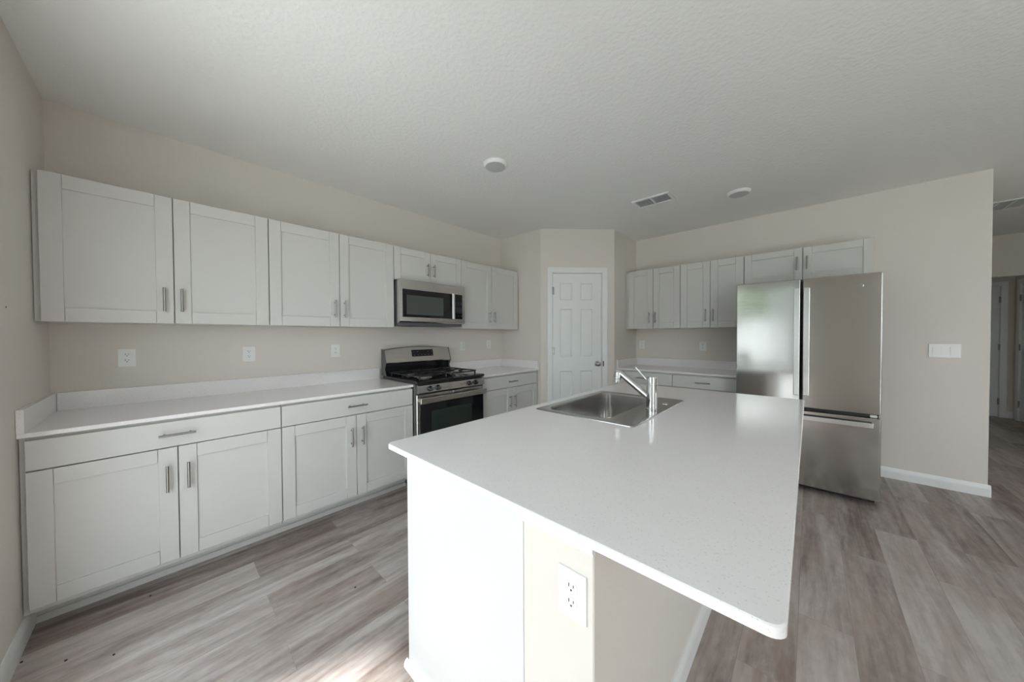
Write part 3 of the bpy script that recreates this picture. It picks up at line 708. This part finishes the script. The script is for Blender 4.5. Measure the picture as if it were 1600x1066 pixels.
dup(o0, (2.688, EP, .708), 0, 'white outlet plate on the bright end of the kitchen island')
sw = thing('light_switch', 'white three-gang rocker light switch plate on the wall right of the refrigerator', 'switch', (3.927, YF, 1.168))
mb = MB(); mb.box((3.927-.084, YF-.0062, 1.168-.058), (3.927+.084, YF-.0003, 1.168+.058), .003, 2)
obj('cover_plate', mb, M_white, sw)
for q in (-.046, 0, .046):
    mb = MB(); c = 3.927+q
    mb.prism([(-.033, .0064), (.033, .0064), (.033, .0105), (0, .0075), (-.033, .0090)], lambda p, t: Vector((t, YF-p[1], 1.168+p[0])), c-.0165, c+.0165)
    obj('rocker', mb, M_white, sw)

# ------------------------------------------------------------------ ceiling fixtures
def disc_light(label, x, y):
    r = thing('ceiling_light', label, 'ceiling light', (x, y, H))
    obj('trim_ring', MB().lathe((x, y, H-.0005), '-z', [(0, 0), (.092, 0), (.092, .006), (.084, .020), (.078, .024), (.074, .024)], 40), M_trim, r)
    obj('lens', MB().lathe((x, y, H-.0235), '-z', [(.0755, -.001), (.0755, .001), (.05, .0045), (0, .006)], 40), M_lens, r)
disc_light('round white ceiling disc light over the aisle in front of the microwave', 1.325, 2.163)
disc_light('round white ceiling disc light near the fridge wall, right of the air vent', 2.605, 4.03)
vt = thing('air_vent', 'white rectangular two-section ceiling air vent near the pantry', 'vent', (1.97, 3.66, H))
def frame_boxes(x0, x1, y0, y1, b, z0, z1, mids=()):
    mb = MB(); mb.box((x0, y0, z0), (x1, y0+b, z1), .002); mb.box((x0, y1-b, z0), (x1, y1, z1), .002); mb.box((x0, y0+b, z0), (x0+b, y1-b, z1), .002); mb.box((x1-b, y0+b, z0), (x1, y1-b, z1), .002)
    for m in mids: mb.box((m-.006, y0+b, z0), (m+.006, y1-b, z1))
    return mb
obj('frame', frame_boxes(1.80, 2.142, 3.555, 3.765, .024, H-.015, H-.0005, (1.971,)), M_trim, vt)
obj('duct_backing', MB().box((1.822, 3.577, H-.0022), (2.12, 3.743, H-.0008)), M_duct, vt)
for k in range(7):
    y = 3.590+k*.0225
    mb = MB(); mb.prism([(y, H-.013), (y+.0012, H-.0133), (y+.0135, H-.0036), (y+.0123, H-.0030)], lambda p, t: Vector((t, p[0], p[1])), 1.823, 2.119)
    obj('louver', mb, M_trim, vt)
hv = thing('return_grille', 'large white return air grille on the hallway ceiling', 'vent', (4.75, 6.25, H))
obj('frame', frame_boxes(4.36, 5.16, 6.05, 6.43, .026, H-.012, H-.0005, tuple(4.46+.1*i for i in range(7))), M_trim, hv)
obj('duct_backing', MB().box((4.385, 6.075, H-.0022), (5.135, 6.405, H-.0008)), M_duct, hv)
mb = MB()
for k in range(15):
    y = 6.082+k*.0215
    mb.prism([(y, H-.0115), (y+.0012, H-.0118), (y+.0115, H-.0036), (y+.0103, H-.003)], lambda p, t: Vector((t, p[0], p[1])), 4.386, 5.134)
obj('louvers', mb, M_trim, hv)

# ------------------------------------------------------------------ small specks the photo shows
tag(obj('screw_hole', MB().lathe((.707, .0002, 1.437), 'y', [(0, 0), (.004, 0), (.003, .001), (0, .0012)], 10), M_hole), 'tiny dark screw head on the bare left wall near the upper cabinet', 'screw')
for k, (x, y) in enumerate([(.883, .142), (.990, .272), (.647, .366), (1.359, 1.09), (.762, .022)]):
    mb = MB(); bmesh.ops.create_icosphere(mb.bm, subdivisions=1, radius=.0042)
    for v in mb.bm.verts: v.co = Vector((v.co.x*(1+.3*random.random())+x, v.co.y*(1+.4*random.random())+y, max(v.co.z*.7, -.002)+.0026))
    o = obj('floor_crumb', mb, M_hole)
    tag(o, ['dark crumb on the floor second out from the left wall baseboard',
        'dark crumb on the floor third out from the left wall baseboard', 'dark crumb on the floor just in front of the corner base cabinet',
        'lone dark crumb on the floor out in the aisle toward the island', 'dark crumb on the floor against the left wall baseboard'][k], 'crumb')
